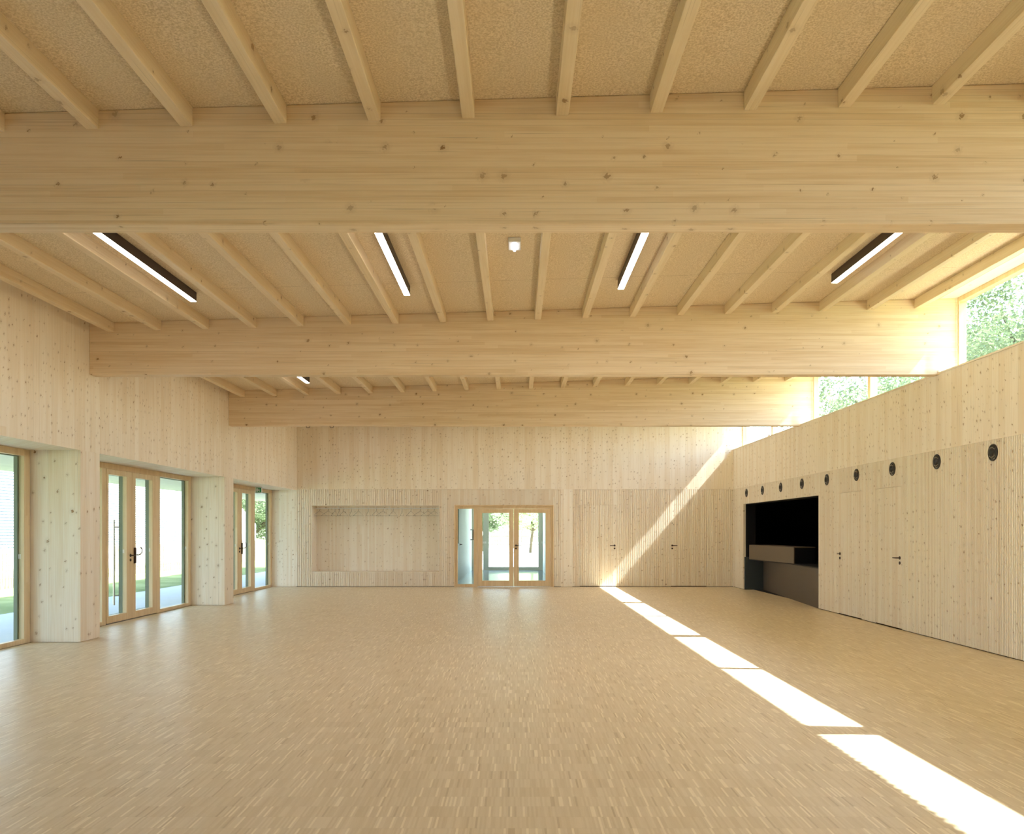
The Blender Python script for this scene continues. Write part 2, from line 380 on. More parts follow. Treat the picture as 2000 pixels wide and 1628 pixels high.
struct('trim_2', MB().box(XR - .012, 6.30, YF, YB, SILL - .021, SILL), M['sillw'], 'thin spruce sill cap under the high windows', cat='trim')
struct('baseboard_right', MB().box(XR + .018, XR + .05, YF, KY0, 0, G).box(XR + .018, XR + .05, KY1, YB, 0, G), M['gap'], 'dark strip painting the shadow gap under the right wall', cat='gap_shade')  # same painted shade along the foot of the right wall
struct('wall_front', MB().box(-6.74, 6.5, YF - .3, YF, 0, 4.8), M['wall'], 'spruce wall behind the viewpoint')

# ------------------------------------------------------------------ beams and joists
for i, (a, b) in enumerate(BEAMS):
    mbb = MB().box(XL, 6.125, a, b, ZB, 4.4, top=lambda x: CZ(x) - .001)
    o = mbb.build('ceiling_beam', M['beam'], loc=(0, (a + b) / 2, ZB), bevel=.008)
    tag(o, ['deep spruce glulam beam directly overhead behind the viewpoint', 'deep glulam beam nearest the viewer, filling the upper picture',
            'deep glulam beam in the middle, ending at the tall left wall pier', 'deep glulam beam farthest away, just in front of the back wall'][i], 'beam', 'glulam ceiling beams')
def joist_proto(L):
    m = MB(); w, h, s = .088, .135, .0289
    m.hexa([(-w, 0, -h - s * w), (0, 0, -h), (0, L, -h), (-w, L, -h - s * w), (-w, 0, -.0005 - s * w), (0, 0, -.0005), (0, L, -.0005), (-w, L, -.0005 - s * w)])
    return m
BAYS = [(BEAMS[0][1], BEAMS[1][0], -5.600, .6635, range(2, 16), 'nearest bay'),
        (BEAMS[1][1], BEAMS[2][0], -5.578, .6585, range(18), 'bay behind nearest beam'),
        (BEAMS[2][1], BEAMS[3][0], -5.590, .6600, range(18), 'bay behind middle beam')]
for bi, (a, b, xs, p, ks, where) in enumerate(BAYS):
    proto = None
    for k in ks:
        x = xs + p * k
        if proto is None:
            proto = joist_proto(b - a).build('ceiling_joist', M['joist'], bevel=.004); o = proto
        else: o = copy_tree(proto)
        o.location = (x, a, CZ(x))
        n = k if k < 9 else 17 - k
        side = 'left' if k < 9 else 'right'
        tag(o, 'pale spruce joist, %s from the %s wall, %s' % (ORD[n], side, where), 'joist', 'ceiling joists')

# ------------------------------------------------------------------ lamps
def lamp():
    r = empty('linear_ceiling_lamp', (0, 0, 0))
    MB().box(-.038, .038, 0, 3.0, -.112, -.003).build('lamp_body', M['lampbody'], r)
    MB().box(-.036, .036, .002, 2.998, -.1165, -.1125).build('diffuser', M['lampglow'], r)
    return r
lp = None
SP = lambda k, xs, p: xs + p * k + (p - .088) / 2
for x, y, lab in ((SP(2, -5.578, .6585), 7.56, 'long slim dark ceiling lamp with glowing strip, nearest the left wall'),
                  (SP(6, -5.578, .6585), 7.56, 'long glowing strip lamp left of the small square emergency light'),
                  (SP(10, -5.578, .6585), 7.56, 'long glowing strip lamp right of the small square emergency light'),
                  (SP(14, -5.578, .6585), 7.56, 'long slim ceiling strip lamp nearest the high windows on the right'),
                  (SP(2, -5.59, .66), 19.0, 'added unseen strip lamp beyond the farthest beam near the left wall'), (SP(6, -5.59, .66), 19.0, 'added unseen strip lamp beyond the farthest beam left of the entrance axis'), (SP(10, -5.59, .66), 19.0, 'added unseen strip lamp beyond the farthest beam right of the entrance axis'), (SP(14, -5.59, .66), 19.0, 'added unseen strip lamp beyond the farthest beam near the right wall'),  # added lamps, unseen behind the beam, to brighten the back wall
                  (SP(2, -5.59, .66), 13.38, 'short visible end of a strip lamp beyond the middle beam, at left')):
    o = lp = lamp() if lp is None else copy_tree(lp)
    o.location = (x, y, CZ(x) - .002); tag(o, lab, 'lamp', 'linear ceiling lamps')
e = empty('emergency_light', (-.015, 9.05, CZ(0)), 'small square white emergency light with a glowing tube on the ceiling', 'lamp')
MB().box(-.08, .05, 8.91, 9.19, CZ(0) - .05, CZ(0) - .002).build('housing', M['white'], e, bevel=.006)
MB().tube([(-.015, 8.95, CZ(0) - .056), (-.015, 9.17, CZ(0) - .056)], .014).build('tube', M['tube'], e)
# two little hooks under the farthest beam
for xx, lab in ((-4.29, 'small dark metal hook under the farthest beam, left one'), (-3.80, 'small dark metal hook under the farthest beam, right one')):
    tag(MB().tube([(xx - .05, 17.72, ZB - .0), (xx - .045, 17.72, ZB - .035), (xx + .02, 17.72, ZB - .03), (xx + .03, 17.72, ZB - .0)], .006, 6).build('beam_hook', M['black'], loc=(xx, 17.72, ZB)), lab, 'hook', 'hooks under the far beam')

# ------------------------------------------------------------------ handles
def lever(c, n, t, parent, mat, name='handle', L=.13, key=True, keymat=None):
    c, n, t = Vector(c), Vector(n), Vector(t)
    m = MB(); m.lathe(c, n, [(0, 0), (0, .026), (.009, .026), (.011, .023), (.011, 0)], 20)
    m.tube([c + n * .008, c + n * .048, c + n * .056 + t * .012, c + n * .056 + t * L], [.0105, .0105, .0105, .009], 12)
    m.build(name, mat, parent)
    if key:
        k = c - Vector((0, 0, .078)); m = MB(); m.lathe(k, n, [(0, 0), (0, .024), (.009, .024), (.011, .021), (.011, .010), (.006, .010), (.006, 0)], 20)
        m.box(k.x - .004 if abs(n.y) > .5 else k.x - .012, k.x + .004 if abs(n.y) > .5 else k.x + .0, k.y - .012 if abs(n.y) > .5 else k.y - .004, k.y + .0 if abs(n.y) > .5 else k.y + .004, k.z - .014, k.z + .0)
        m.build('key_escutcheon', mat, parent)

# hidden doors in the ribbed cladding (setting)
def hidden_back(i, rng, pl, hx, tdir, label):
    r = empty('door_%d' % i, ((rng[0] + rng[1]) / 2, YB, 0), label, 'door', kind='structure')
    MB().ribs('x', rng[0] + .004, rng[1] - .004, .022, DZ - .005, YB, -1, plainz=(pl,), back=.045).build('door_leaf', M['rib'], r)
    lever((hx, YB, 1.117), (0, -1, 0), (tdir, 0, 0), r, M['bronze'])
    MB().lathe((hx, YB, 1.725), (0, -1, 0), [(0, 0), (0, .011), (.006, .011), (.006, 0)], 12).build('lock_stud', M['bronze'], r)
    MB().box(rng[0], rng[1], YB + .02, YB + .0495, 0, .02).build('threshold_gap_shade', M['gap'], r)  # dark strip paints the shade under the leaf
hidden_back(1, DA, PA, 2.667, -1, 'ribbed spruce door leaf in the back wall, just right of the glazed entrance')
hidden_back(2, DB, PB, 4.228, 1, 'ribbed spruce door leaf in the back wall near the right corner')
def hidden_right(i, rng, hy, tdir, label):
    r = empty('door_%d' % i, (XR, (rng[0] + rng[1]) / 2, 0), label, 'door', kind='structure')
    MB().ribs('y', rng[0] + .005, rng[1] - .005, .022, DCZ - .006, XR, -1, pitch=.036, groove=.014, dep=.022, back=.045).build('door_leaf', M['rib'], r)
    lever((XR, hy, 1.10), (-1, 0, 0), (0, tdir, 0), r, M['bronze'], L=.125)
    MB().box(XR + .018, XR + .0495, rng[0], rng[1], 0, .02).build('threshold_gap_shade', M['gap'], r)  # shade under the leaf, put in as a dark strip
hidden_right(3, DC, 15.53, -1, 'ribbed spruce door leaf in the right wall next to the dark bar opening')
hidden_right(4, DD, 13.11, 1, 'ribbed spruce door leaf in the right wall, nearer the viewer')

# ------------------------------------------------------------------ glazed entrance in the back wall
r = empty('door_5', (-.3, YB, 0), 'glazed double entrance door with sidelight in the back wall', 'door', kind='structure')
m = MB(); yf0, yf1 = YB + .03, YB + .12
zt = GZ
m.box(GX0, GX0 + .095, yf0, yf1, 0, zt); m.box(GX0 + .095, GX1, yf0, yf1, zt - .10, zt)
m.box(GX1 - .094, GX1, yf0, yf1, 0, zt - .1); m.box(-1.147, -1.035, yf0, yf1, 0, zt - .10)
m.box(GX0 + .095, -1.147, yf0, yf1, 0, .07)
# architrave, slightly proud of the frame
m.box(GX0, GX0 + .03, YB - .004, yf0, 0, zt); m.box(GX1 - .03, GX1, YB - .004, yf0, 0, zt); m.box(GX0 + .03, GX1 - .03, YB - .004, yf0, zt - .03, zt)
m.build('frame', M['framew'], r, bevel=.003)
MB().box(GX0 + .095, -1.147, YB + .07, YB + .078, .07, zt - .10).build('sidelight_glass', M['glass'], r)
MB().box(GX0 + .0951, GX0 + .118, YB + .085, YB + .12, 1.17, zt - .11).build('closing_strip', M['darkalu'], r)
for (a, b, ga, gb) in ((-1.031, -.068, -.910, -.185), (-.062, .926, .080, .802)):
    lf = MB().box(a, ga, YB + .02, YB + .085, .012, zt - .104).box(gb, b, YB + .02, YB + .085, .012, zt - .104).box(ga, gb, YB + .02, YB + .085, .012, .165).box(ga, gb, YB + .02, YB + .085, 1.995, zt - .104).build('door_leaf', M['framew'], r, bevel=.004)
    MB().box(ga, gb, YB + .048, YB + .056, .165, 1.995).build('glass', M['glass'], lf)
    xs = (ga + .03, ga + .062, ga + .094) if a < -.5 else (gb - .03, gb - .062, gb - .094)
    mk = MB()
    for q in xs: mk.box(q - .006, q + .006, YB + .045, YB + .0475, 1.17, 1.225)
    mk.build('glass_marker', M['white'], lf)
    if a > -.5: lever((.0, YB + .02, 1.117), (0, -1, 0), (1, 0, 0), lf, M['bronze'])

# ------------------------------------------------------------------ foyer beyond the entrance
FY = 33.0
struct('floor_foyer', MB().box(-3.2, 3.0, YR, FY + .3, -.2, 0), M['foyerfloor'], 'glossy blue grey foyer floor', cat='floor')
struct('wall_foyer_left', MB().box(-1.95, -1.70, YR, FY, 0, 2.7), M['foyer'], 'pale planked left wall of the foyer', cat='wall')
struct('wall_foyer_right', MB().box(1.03, 1.25, YR, FY, 0, 2.7), M['foyer'], 'pale right wall of the foyer', cat='wall')
struct('ceiling_foyer', MB().box(-1.95, 1.25, YR, FY + .2, 2.7, 2.85), M['foyer'], 'pale foyer ceiling', cat='ceiling')
r = empty('door_6', (-.3, FY, 0), 'grey framed glazed outer door at the far end of the foyer', 'door', kind='structure')
m = MB().box(-1.70, -1.62, FY, FY + .08, 0, 2.7).box(-1.26, -1.05, FY, FY + .08, 0, 2.7).box(.86, 1.03, FY, FY + .08, 0, 2.7).box(-1.62, -1.26, FY, FY + .08, 2.55, 2.7).box(-1.05, .86, FY, FY + .08, 2.55, 2.7).box(-1.05, .86, FY, FY + .08, 0, .12)
m.build('frame', M['greyalu'], r)
MB().box(-1.62, -1.26, FY + .03, FY + .038, 0, 2.55).box(-1.05, .86, FY + .03, FY + .038, .12, 2.55).build('glass', M['glass'], r)
hm = MB().tube([(-1.70, 32.0, 1.18), (-1.60, 32.0, 1.18), (-1.60, 32.0, 1.55), (-1.70, 32.0, 1.55)], .022, 8); 
tag(hm.build('pull_handle', M['bronze'], loc=(-1.7, 32.0, 1.18)), 'yellowish pull handle on the foyer wall seen through the sidelight', 'handle')
hm = MB(); hm.lathe((-1.70, 25.9, 1.1), (1, 0, 0), [(0, 0), (0, .03), (.012, .03), (.012, 0)], 14); hm.tube([(-1.69, 25.9, 1.1), (-1.64, 25.9, 1.1), (-1.64, 26.05, 1.1)], .012, 8)
tag(hm.build('lever_handle', M['bronze'], loc=(-1.7, 25.9, 1.1)), 'small dark lever handle on the foyer wall behind the sidelight', 'handle')

# ------------------------------------------------------------------ left window walls
def window_wall(idx, yc, label):
    """module centred at yc; spans 5.18 m between two piers"""
    r = empty('window_%d' % idx, (XLW, yc, 0), label, 'window', kind='structure')
    x0, x1 = XLW - .075, XLW       # timber
    xo = XLW - .125                # outer cladding
    s = 2.585; zt = HL - .002
    Y = lambda d: yc + d
    # outer frame and posts
    m = MB()
    for a, b in ((-s - .02, -s + .12), (s - .12, s + .02)): m.box(x0, x1, Y(a), Y(b), 0, zt)
    for a, b in ((-1.13, -1.0), (.96, 1.10)): m.box(x0, x1, Y(a), Y(b), 0, zt - .09)
    m.box(x0, x1, Y(-s + .12), Y(s - .12), zt - .09, zt)
    for a, b in ((-s + .12, -1.13), (1.10, s - .12)): m.box(x0, x1, Y(a), Y(b), 0, .064)
    m.build('frame', M['framew'], r, bevel=.004)
    m = MB()
    for a, b in ((-s - .02, -s + .15), (s - .15, s + .02)): m.box(xo, x0 - .001, Y(a), Y(b), 0, zt)
    for a, b in ((-1.15, -1.0), (.96, 1.12)): m.box(xo, x0 - .001, Y(a), Y(b), 0, zt - .1)
    m.box(xo, x0 - .001, Y(-s + .15), Y(s - .15), zt - .10, zt)
    m.build('outer_cladding', M['darkalu'], r)
    for a, b in ((-s + .12, -1.13), (1.10, s - .12)):
        g = MB().box(XLW - .045, XLW - .037, Y(a), Y(b), .064, zt - .09).build('fixed_pane', M['glass'], r)
        mk = MB()
        for q in ((a + .03, a + .062) if a < 0 else (b - .03, b - .062)): mk.box(XLW - .0365, XLW - .034, Y(q - .006), Y(q + .006), 1.14, 1.2)
        mk.build('glass_marker', M['white'], g)
    for a, b, ga, gb, act in ((-.997, -.072, -1.0 + .0, -.29, 1), (-.068, .957, .06, .745, 0)):
        ga = -.93 if act else .055
        lx0, lx1 = XLW - .06, XLW + .012
        z0, z1 = .014, zt - .093
        lf = MB().box(lx0, lx1, Y(a), Y(ga), z0, z1).box(lx0, lx1, Y(gb), Y(b), z0, z1).box(lx0, lx1, Y(ga), Y(gb), z0, .13).box(lx0, lx1, Y(ga), Y(gb), 2.43, z1).build('door_leaf', M['framew'], r, bevel=.005)
        MB().box(XLW - .033, XLW - .025, Y(ga), Y(gb), .13, 2.43).build('glass', M['glass'], lf)
        MB().box(xo, lx0 - .001, Y(gb - .0), Y(gb + .06), .13, 2.43).box(xo, lx0 - .001, Y(ga - .06), Y(ga), .13, 2.43).box(xo, lx0 - .001, Y(a), Y(b), .03, .13).box(xo, lx0 - .001, Y(a), Y(b), 2.43, 2.49).build('outer_cladding', M['darkalu'], lf)
        mk = MB()
        for q in (gb - .03, gb - .062): mk.box(XLW - .0245, XLW - .022, Y(q - .006), Y(q + .006), 1.14, 1.2)
        mk.build('glass_marker', M['white'], lf)
        if act:
            lever((lx1, Y(-.155), 1.095), (1, 0, 0), (0, 1, 0), lf, M['bronze'], L=.10)
            px = xo - .06
            m = MB().tube([(px, Y(-.33), .26), (px, Y(-.33), 1.70)], .016, 12)
            for z in (.42, 1.58): m.tube([(px, Y(-.33), z), (xo, Y(-.27), z)], .011, 8)
            m.build('pull_bar', M['steel'], lf)
        else:
            # panic bolt: plate with curved grip
            m = MB().box(lx1, lx1 + .028, Y(-.025), Y(.028), .955, 1.225)
            pts = [(lx1 + .02, Y(.0), 1.10), (lx1 + .07, Y(.01), 1.10), (lx1 + .085, Y(.04), 1.11), (lx1 + .09, Y(.085), 1.13), (lx1 + .09, Y(.095), 1.19), (lx1 + .08, Y(.07), 1.235)]
            m.tube(pts, .0095, 10); m.build('handle', M['bronze'], lf, bevel=.004)
    return r
BC = [2.90 + .32, 9.03, 14.79, 20.46]
window_wall(1, -2.35, 'glazed wall bay behind the viewpoint')
window_wall(2, 3.22, 'glazed wall bay beside the viewpoint')
window_wall(3, 9.03, 'glazed bay at the left edge of the picture')
window_wall(4, 14.79, 'glazed double door bay between the two left piers')
window_wall(5, 20.56, 'narrow looking glazed bay next to the back wall')
struct('trim_3', MB().box(-6.74, XLW, YF, YB, -.2, -.001), M['ext'], 'threshold under the glazed bays', cat='trim')
# exit sign
e = empty('exit_sign', (-6.50, 21.45, HL), 'small white and green exit sign above the far glazed doors', 'sign')
MB().box(-6.52, -6.36, 21.43, 21.47, 2.455, HL - .001).build('sign_body', M['white'], e, bevel=.004)
m = MB().box(-6.505, -6.375, 21.425, 21.4295, 2.475, 2.59); m.build('sign_face', M['green'], e)
m = MB(); a = 21.4235; b = 21.4248
m.box(-6.495, -6.455, a, b, 2.49, 2.575)                # doorway
m.box(-6.435, -6.42, a, b, 2.56, 2.575); m.box(-6.44, -6.418, a, b, 2.525, 2.556)
m.box(-6.452, -6.44, a, b, 2.538, 2.546); m.box(-6.418, -6.402, a, b, 2.54, 2.548)
m.box(-6.452, -6.432, a, b, 2.512, 2.524); m.box(-6.428, -6.405, a, b, 2.495, 2.522)
m.build('pictogram', M['white'], e)

# ------------------------------------------------------------------ high windows on the right
WB = [(YF, BEAMS[0][0]), (BEAMS[0][1], BEAMS[1][0]), (BEAMS[1][1], BEAMS[2][0]), (BEAMS[2][1], BEAMS[3][0]), (BEAMS[3][1], YB - .003)]
for i, (a, b) in enumerate(WB):
    r = empty('window_%d' % (i + 6), (6.15, (a + b) / 2, SILL), 'high window strip, bay %s from the viewer' % ['behind', 'first', 'second', 'third', 'last'][i], 'window', kind='structure')
    m = MB(); zt = lambda x: CZ(x) - .006
    m.box(6.125, 6.23, a, a + .045, SILL, 4.7, top=zt); m.box(6.125, 6.23, b - .045, b, SILL, 4.7, top=zt)
    m.box(6.14, 6.23, a + .045, b - .045, SILL, SILL + .04); m.box(6.125, 6.23, a + .045, b - .045, 4.68, 4.73, top=zt)
    c = (a + b) / 2
    m.box(6.125, 6.25, c - .055, c + .055, SILL + .04, 4.68)
    m.build('frame', M['framew'], r, bevel=.003)
    for p, q in ((a + .045, c - .055), (c + .055, b - .045)):
        MB().box(6.19, 6.198, p, q, SILL + .04, 4.68).build('pane', M['glass'], r)
struct('wall_clerestory', MB().box(6.231, 6.32, YF, YB, 4.742, 4.80), M['ext'], 'outer lintel above the high windows', cat='wall')

# ------------------------------------------------------------------ coat rail and hangers
ZR = 2.125; YRD = YB + .28
r = empty('coat_rail', (-3.8, YRD, ZR), 'pale metal clothes rail under the top of the coat niche', 'rail')
MB().tube([(NX0 + .0, YRD, ZR), (NX1 - .0, YRD, ZR)], .013, 10).build('rod', M['white'], r)
for px in (551, 850, 1154, 1456):
    x = (570 + px / 6.06 - VX) / F * YRD
    MB().tube([(x, YRD, ZR), (x, YRD, NZ1)], .008, 8).build('support', M['white'], r)
def hanger():
    m = MB(); w, hh = .19, .145
    m.tube([(-w, 0, -.2), (0, 0, -.2 + hh - .01), (w, 0, -.2), (-w, 0, -.2)], .0026, 6)
    m.tube([(0, 0, -.065), (0, 0, -.03), (.018, 0, -.018), (.02, 0, .004), (.0, 0, .018), (-.017, 0, .008)], .0026, 6)
    return m.build('coat_hanger', M['black'])
hg = None
spec = [(330, 12), (430, 8), (510, 70), (560, 85), (615, 62), (705, 84), (790, 55), (905, 80), (1000, 58), (1080, 14), (1200, 60), (1305, 84), (1410, 55), (1520, 15), (1610, 10), (1685, 20)]
for i, (px, ang) in enumerate(spec):
    x = (570 + px / 6.06 - VX) / F * YRD
    o = hg = hanger() if hg is None else copy_tree(hg)
    o.location = (x, YRD, ZR); o.rotation_euler = (0, 0, math.radians(ang))
    n = i if i < 8 else 15 - i
    tag(o, 'thin dark wire coat hanger on the niche rail, %s from the %s end' % (ORD[n], 'left' if i < 8 else 'right'), 'hanger', 'coat hangers on the rail')

# ------------------------------------------------------------------ air nozzles
def nozzle():
    r = empty('air_nozzle', (0, 0, 0))
    MB().lathe((0, 0, 0), (-1, 0, 0), [(-.002, .094), (.0, .106), (.008, .106), (.013, .098), (.010, .086), (-.0, .084)], 36).build('ring', M['black'], r)
    MB().lathe((0, 0, 0), (-1, -.12, -.1), [(-.008, .083), (.006, .078), (.014, .062), (.018, .046), (.012, .040), (.004, .035), (.003, .0)], 32).build('swivel_nozzle', M['black'], r)
    for dz, s in ((.02, 1), (-.02, -1)): MB().tube([(-.014, -.058, dz + s * .02), (-.021, -.02, dz + s * .038), (-.022, .02, dz + s * .038), (-.017, .058, dz + s * .02)], .003, 6).build('clip', M['steel'], r)
    return r
nz = None
NL = ['farthest, above the left end of the dark bar opening', 'second farthest, above the dark bar opening', 'third farthest, above the middle of the dark bar opening',
      'fourth farthest, above the right end of the dark bar opening', 'in the wall between bar opening and nearest ribbed door', 'above the ribbed door beside the bar opening',
      'above the ribbed door nearer the viewer', 'second nearest the viewer, over the open ribbed wall', 'nearest the viewer, at the right picture edge']
for i in range(9):
    y = 21.82 - 1.409 * i
    o = nz = nozzle() if nz is None else copy_tree(nz)
    o.location = (XR - .0005, y, 2.479)
    tag(o, 'round black air nozzle, ' + NL[i], 'air nozzle', 'row of air nozzles on the right wall')

# ------------------------------------------------------------------ dark bar / kitchen behind the opening
m = MB()
kx0, kx1, ky0, ky1 = XR + .3, 9.6, KY0 - 1.2, KY1 + 3.2
m.box(kx1, kx1 + .1, ky0, ky1, 0, 2.7); m.box(kx0, kx1, ky0 - .1, ky0, 0, 2.7); m.box(kx0, kx1, ky1, ky1 + .1, 0, 2.7); m.box(kx0, kx1, ky0, ky1, 2.6, 2.7); m.box(kx0, kx1, ky0, ky1, -.1, -.001)
m.box(XR + .3, kx0 + .02, ky0, KY0, 0, 2.6); m.box(XR + .3, kx0 + .02, KY1, ky1, 0, 2.6)
m.box(XR + .06, XR + .3, KY1 - .008, KY1, .0, KZ); m.box(XR + .06, XR + .3, KY0, KY0 + .008, 0, KZ); m.box(XR + .06, XR + .3, KY0 + .008, KY1 - .008, KZ - .01, KZ - .0)
struct('wall_kitchen', m, M['kitchen'], 'black lined kitchen interior behind the bar opening', cat='wall')
b = empty('bar_counter', (6.1, 19.4, 0), 'dark slanted bar counter filling the lower part of the wall opening', 'counter')
def prism(pts, z0, z1):
    mm = MB(); n = len(pts); mm._add([(x, y, z0) for x, y in pts] + [(x, y, z1) for x, y in pts], [tuple(range(n))[::-1], tuple(range(n, 2 * n))] + [(i, (i + 1) % n, (i + 1) % n + n, i + n) for i in range(n)]); return mm
prism([(6.37, 22.05), (5.90, 16.66), (6.00, 16.66), (6.45, 22.05)], .0, .77).build('front_panel', M['counter'], b)
prism([(5.90, 22.07), (6.50, 22.07), (6.50, 22.12), (5.90, 22.12)], 0, .842).build('side_panel', M['slate'], b)
prism([(5.985, 22.04), (6.125, 18.9), (5.90, 16.66), (7.0, 16.66), (7.4, 22.04)], .771, .79).build('worktop', M['kitchen'], b)
b2 = empty('serving_block', (6.3, 20.4, .791), 'taupe box shaped serving block standing on the bar counter', 'counter')
prism([(5.99, 22.0), (6.13, 18.9), (6.15, 18.9), (6.01, 22.0)], .791, 1.14).build('front_panel', M['box'], b2)
prism([(5.99, 22.0), (6.13, 18.9), (6.61, 18.9), (6.61, 22.0)], 1.141, 1.156).build('top', M['box'], b2)
prism([(6.152, 18.91), (6.60, 18.91), (6.60, 21.99), (6.012, 21.99)], .791, 1.14).build('body', M['kitchen'], b2)

# ------------------------------------------------------------------ outdoors
struct('lawn', MB().box(-90, -9.45, -40, 130, -.12, -.03), M['grass'], 'mown lawn outside the glazed left wall')
struct('lawn_right', MB().box(6.6, 90, -40, 130, -.12, -.03), M['grass'], 'grass outside on the high window side', cat='lawn')
struct('terrace', MB().box(-9.449, -6.741, -10, 36, -.14, -.02), M['pave'], 'pale concrete terrace under the canopy')
struct('forecourt', MB().box(-9.4, 6.59, 33.31, 120, -.13, -.03), M['gravel'], 'bright pale forecourt beyond the foyer')
struct('canopy', MB().box(-9.45, -6.745, -10, 36, 2.62, 2.86), M['canopy'], 'boarded canopy over the terrace')
# white building with lap boards
bd = empty('white_building', (-19, 25, 0), 'long white building with fine horizontal boards beyond the lawn', 'building')
MB().box(-24, -17.04, 4, 52.9, .87, 6).build('backing', M['louvback'], bd); MB().box(-24, -16.995, 4, 52.9, -.05, .869).build('wall', M['facade'], bd)
m = MB(); z = .87
while z < 5.9:
    m.hexa([(-17.04, 4, z), (-16.99, 4, z), (-16.99, 52.9, z), (-17.04, 52.9, z), (-17.04, 4, z + .06), (-16.99, 4, z + .06), (-16.99, 52.9, z + .06), (-17.04, 52.9, z + .06)]); z += .1
m.build('lap_boards', M['clad'], bd)
m = MB(); m.hexa([(-24, 4, 6), (-16.8, 4, 6), (-16.8, 53, 6), (-24, 53, 6), (-22, 6, 7.4), (-18.6, 6, 7.4), (-18.6, 52, 7.4), (-22, 52, 7.4)]); m.build('roof', M['roofm'], bd)
m = MB(); m.hexa([(-22, 52.91, -.05), (-17.0, 52.91, -.05), (-17.0, 56, -.05), (-22, 56, -.05), (-22, 52.91, 3.0), (-17.0, 52.91, 3.0), (-17.0, 56, 1.95), (-22, 56, 1.95)])
m.build('annex', M['facade'], bd)
# chestnut paling fence
fn = empty('paling_fence', (-13.6, 30, 0), 'low weathered chestnut paling fence in front of the white building', 'fence')
def picket(y, rr_):
    h = 1.02 + rr_.uniform(-.07, .09); x = -13.6 + rr_.uniform(-.02, .02); w = rr_.uniform(.014, .022); ln = rr_.uniform(-.03, .03)
    mm = MB(); mm.hexa([(x - .01, y - w, -.04), (x + .01, y - w, -.04), (x + .01, y + w, -.04), (x - .01, y + w, -.04), (x - .01, y - w * .6 + ln, h), (x + .01, y - w * .6 + ln, h), (x + .01, y + w * .5 + ln, h + .04), (x - .01, y + w * .5 + ln, h + .04)])
    return mm
ys = [28.2 + i * .078 for i in range(97)]
for y in ys: picket(y, R).build('picket', M['picket'], fn)
m = MB(); y = 19.0
while y < 60:
    if not (28.15 < y < 35.75):
        q = picket(y, R); m._add(q.v, q.f)
    y += .078
tag(m.build('pickets', M['picket'], fn), kind='stuff')
m = MB()
for z in (.25, .6, .9):
    m.tube([(-13.58, 19, z), (-13.58, 60, z)], .006, 5)
m.build('wire', M['steel'], fn)
# board fence at the far end of the forecourt
ff = empty('far_fence', (0, 75, 0), 'pale weathered paling fence at the far side of the bright forecourt', 'fence')
m = MB(); x = -9.0
while x < 9:
    w = R.uniform(.05, .1); h = R.uniform(1.45, 1.75); m.box(x, x + w, 75, 75.03, -.03, h); x += w + R.uniform(.03, .08)
tag(m.build('pales', M['pale'], ff), kind='stuff'); MB().box(-9, 9, 75.035, 75.07, 1.0, 1.08).box(-9, 9, 75.035, 75.07, .3, .38).build('rail', M['picket'], ff)

def tree_mesh(seed, nleaf, rx, ry, rz, zc, leaf, trunk_h, tr):
    rg = random.Random(seed); m = MB(); cl = []
    for _ in range(46):
        while True:
            p = Vector((rg.uniform(-1, 1), rg.uniform(-1, 1), rg.uniform(-1, 1)))
            if .25 < p.length < 1: break
        cl.append((Vector((p.x * rx, p.y * ry, p.z * rz + zc)), rg.uniform(.22, .42)))
    for _ in range(nleaf):
        c, s = rg.choice(cl)
        d = Vector((rg.gauss(0, 1), rg.gauss(0, 1), rg.gauss(0, 1))); d.normalize(); p = c + Vector((d.x * rx, d.y * ry, d.z * rz)) * s * rg.uniform(.6, 1.05)
        u = Vector((rg.gauss(0, 1), rg.gauss(0, 1), rg.gauss(0, .6))).normalized(); w = u.cross(Vector((rg.gauss(0, 1), rg.gauss(0, 1), rg.gauss(0, 1)))).normalized()
        L = leaf * rg.uniform(.6, 1.3)
        m._add([p - u * L, p + w * L * .45, p + u * L, p - w * L * .45], [(0, 1, 2, 3)])
    t = MB(); bx, by = rg.uniform(-.3, .3), rg.uniform(-.3, .3)
    t.tube([(0, 0, -.1), (bx * .4, by * .4, trunk_h * .5), (bx, by, trunk_h), (bx * 1.2, by * 1.2, zc + rz * .4)], [tr * 1.2, tr, tr * .8, tr * .25], 10)
    for c, s in cl[:9]:
        t.tube([(bx, by, trunk_h * .95), ((bx + c.x) * .55, (by + c.y) * .55, (trunk_h + c.z) * .5 + .2), tuple(c)], [tr * .45, tr * .3, tr * .1], 6)
    return m, t
def tree(x, y, label, seed, n, rx, ry, rz, zc, leaf, th, tr, mat='leaf'):
    r = empty('tree', (0, 0, 0), label, 'tree', 'trees outside'); a, b = tree_mesh(seed, n, rx, ry, rz, zc, leaf, th, tr)
    a.build('crown', M[mat], r); b.build('trunk', M['bark'], r); r.location = (x, y, -.03); return r
tree(17.0, 25.5, 'dense tree seen through the nearest high window pane', 1, 34000, 4.2, 4.6, 3.6, 7.0, .075, 3.5, .22)
tree(18.5, 34.5, 'tree at the far edge of the nearest visible high window', 2, 30000, 4.2, 4.2, 3.8, 6.6, .08, 3.5, .2)
tree(17.5, 43.5, 'tree seen through the high windows above the middle of the right wall', 3, 18000, 3.6, 4.4, 3.4, 6.8, .10, 4, .2)
tree(22.0, 53.0, 'pale tree seen faintly through the farther high windows', 4, 9000, 3.8, 4.4, 3.6, 6.2, .14, 4, .2, 'leaf2')
tree(-20.5, 66.0, 'leafy tree beyond the end of the white building', 5, 12000, 3.0, 3.6, 2.4, 3.3, .13, 1.2, .2)
tree(-2.6, 64.0, 'tree with dark trunk seen through the left entrance leaf', 6, 9000, 2.6, 2.2, 1.3, 2.9, .11, 1.5, .12)
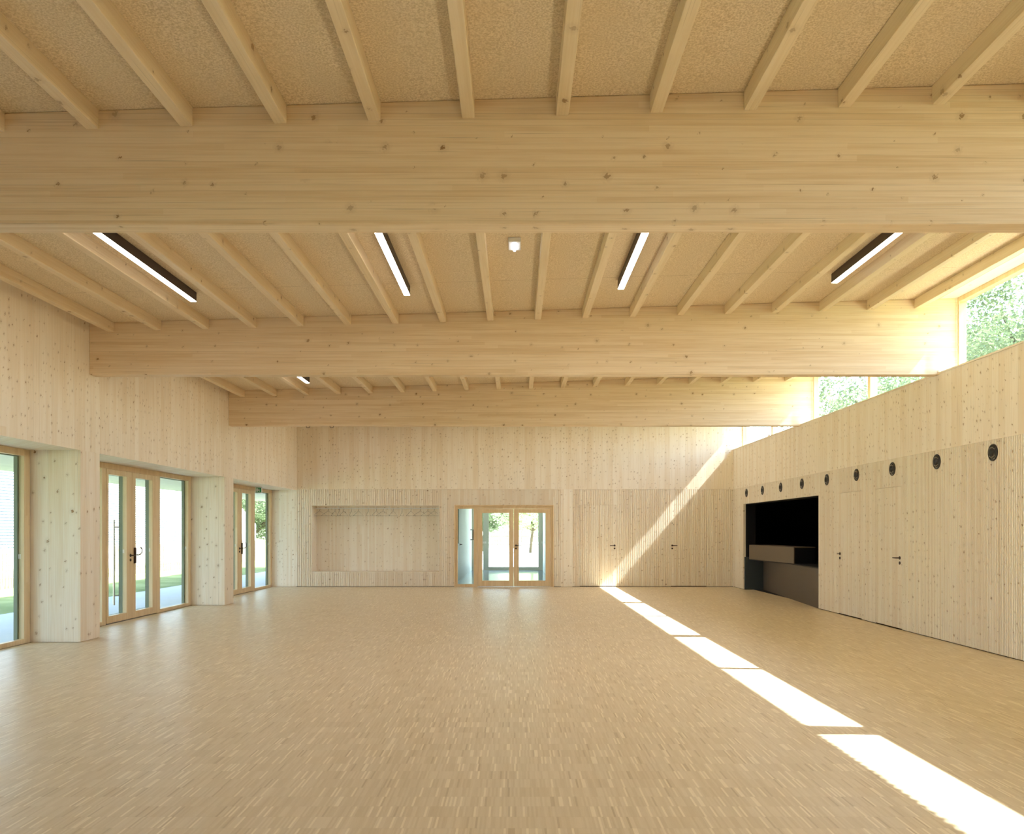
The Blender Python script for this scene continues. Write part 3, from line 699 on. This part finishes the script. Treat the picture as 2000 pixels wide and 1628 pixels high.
tree(1.0, 60.0, 'tree with slim leaning trunk seen through the right entrance leaf', 8, 9000, 2.3, 2.2, 1.2, 2.9, .11, 1.6, .09, 'leaf2')
# dry leaf on a twig behind the far high window
r = empty('dry_twig', (6.45, 21.6, 3.6), 'brown dry leaf on a thin twig behind the farthest high window', 'twig')
MB().tube([(6.48, 21.9, 2.702), (6.45, 21.8, 3.3), (6.47, 21.7, 3.95), (6.6, 21.6, 4.2), (6.9, 21.5, 4.5)], .012, 6).build('stem', M['bark'], r)
m = MB(); m._add([(6.44, 21.75, 3.72), (6.37, 21.7, 3.9), (6.45, 21.72, 4.02), (6.53, 21.72, 3.86), (6.42, 21.74, 3.98), (6.48, 21.6, 3.8)], [(0, 1, 4, 5), (0, 5, 2, 3)]); m.build('leaf', M['leafdry'], r)

# ------------------------------------------------------------------ light, camera, render look
sun = bpy.data.lights.new('sun', 'SUN'); sun.energy = 28.0; sun.angle = .0093; sun.color = (1, .99, .975)
so = bpy.data.objects.new('sun', sun); COL.objects.link(so); so.rotation_euler = Vector((-1, .10, -1.165)).to_track_quat('-Z', 'Y').to_euler(); so.location = (20, 10, 20)
w = bpy.data.worlds.new('sky'); scn.world = w; w.use_nodes = True; t = w.node_tree; t.nodes.clear()
bg = t.nodes.new('ShaderNodeBackground'); bg.inputs[1].default_value = 1.15
sk = t.nodes.new('ShaderNodeTexSky'); sk.sky_type = 'NISHITA'; sk.sun_disc = False; sk.sun_elevation = math.radians(49.3); sk.sun_rotation = math.radians(90)
sk.air_density = 1.0; sk.dust_density = 1.5; sk.ozone_density = 1.0; t.links.new(sk.outputs[0], bg.inputs[0])
o = t.nodes.new('ShaderNodeOutputWorld'); t.links.new(bg.outputs[0], o.inputs[0])
cam = bpy.data.cameras.new('camera'); co = bpy.data.objects.new('camera', cam); COL.objects.link(co); scn.camera = co
co.location = (0, 0, EYE); co.rotation_euler = (math.pi / 2, 0, 0)
cam.sensor_width = 36; cam.lens = F / 2000 * 36; cam.shift_x = -(VX - 1000) / 2000; cam.shift_y = (VY - 814) / 2000; cam.clip_end = 400
scn.view_settings.view_transform = 'Standard'; scn.view_settings.look = 'None'; scn.view_settings.gamma = 1; scn.view_settings.use_curve_mapping = False
scn.view_settings.exposure = 0.34
cy = scn.cycles
cy.use_denoising = True; cy.use_adaptive_sampling = True; cy.adaptive_threshold = .06; cy.max_bounces = 10; cy.diffuse_bounces = 7; cy.glossy_bounces = 3; cy.transmission_bounces = 4; cy.transparent_max_bounces = 12
cy.sample_clamp_indirect = 6; cy.caustics_reflective = False; cy.caustics_refractive = False
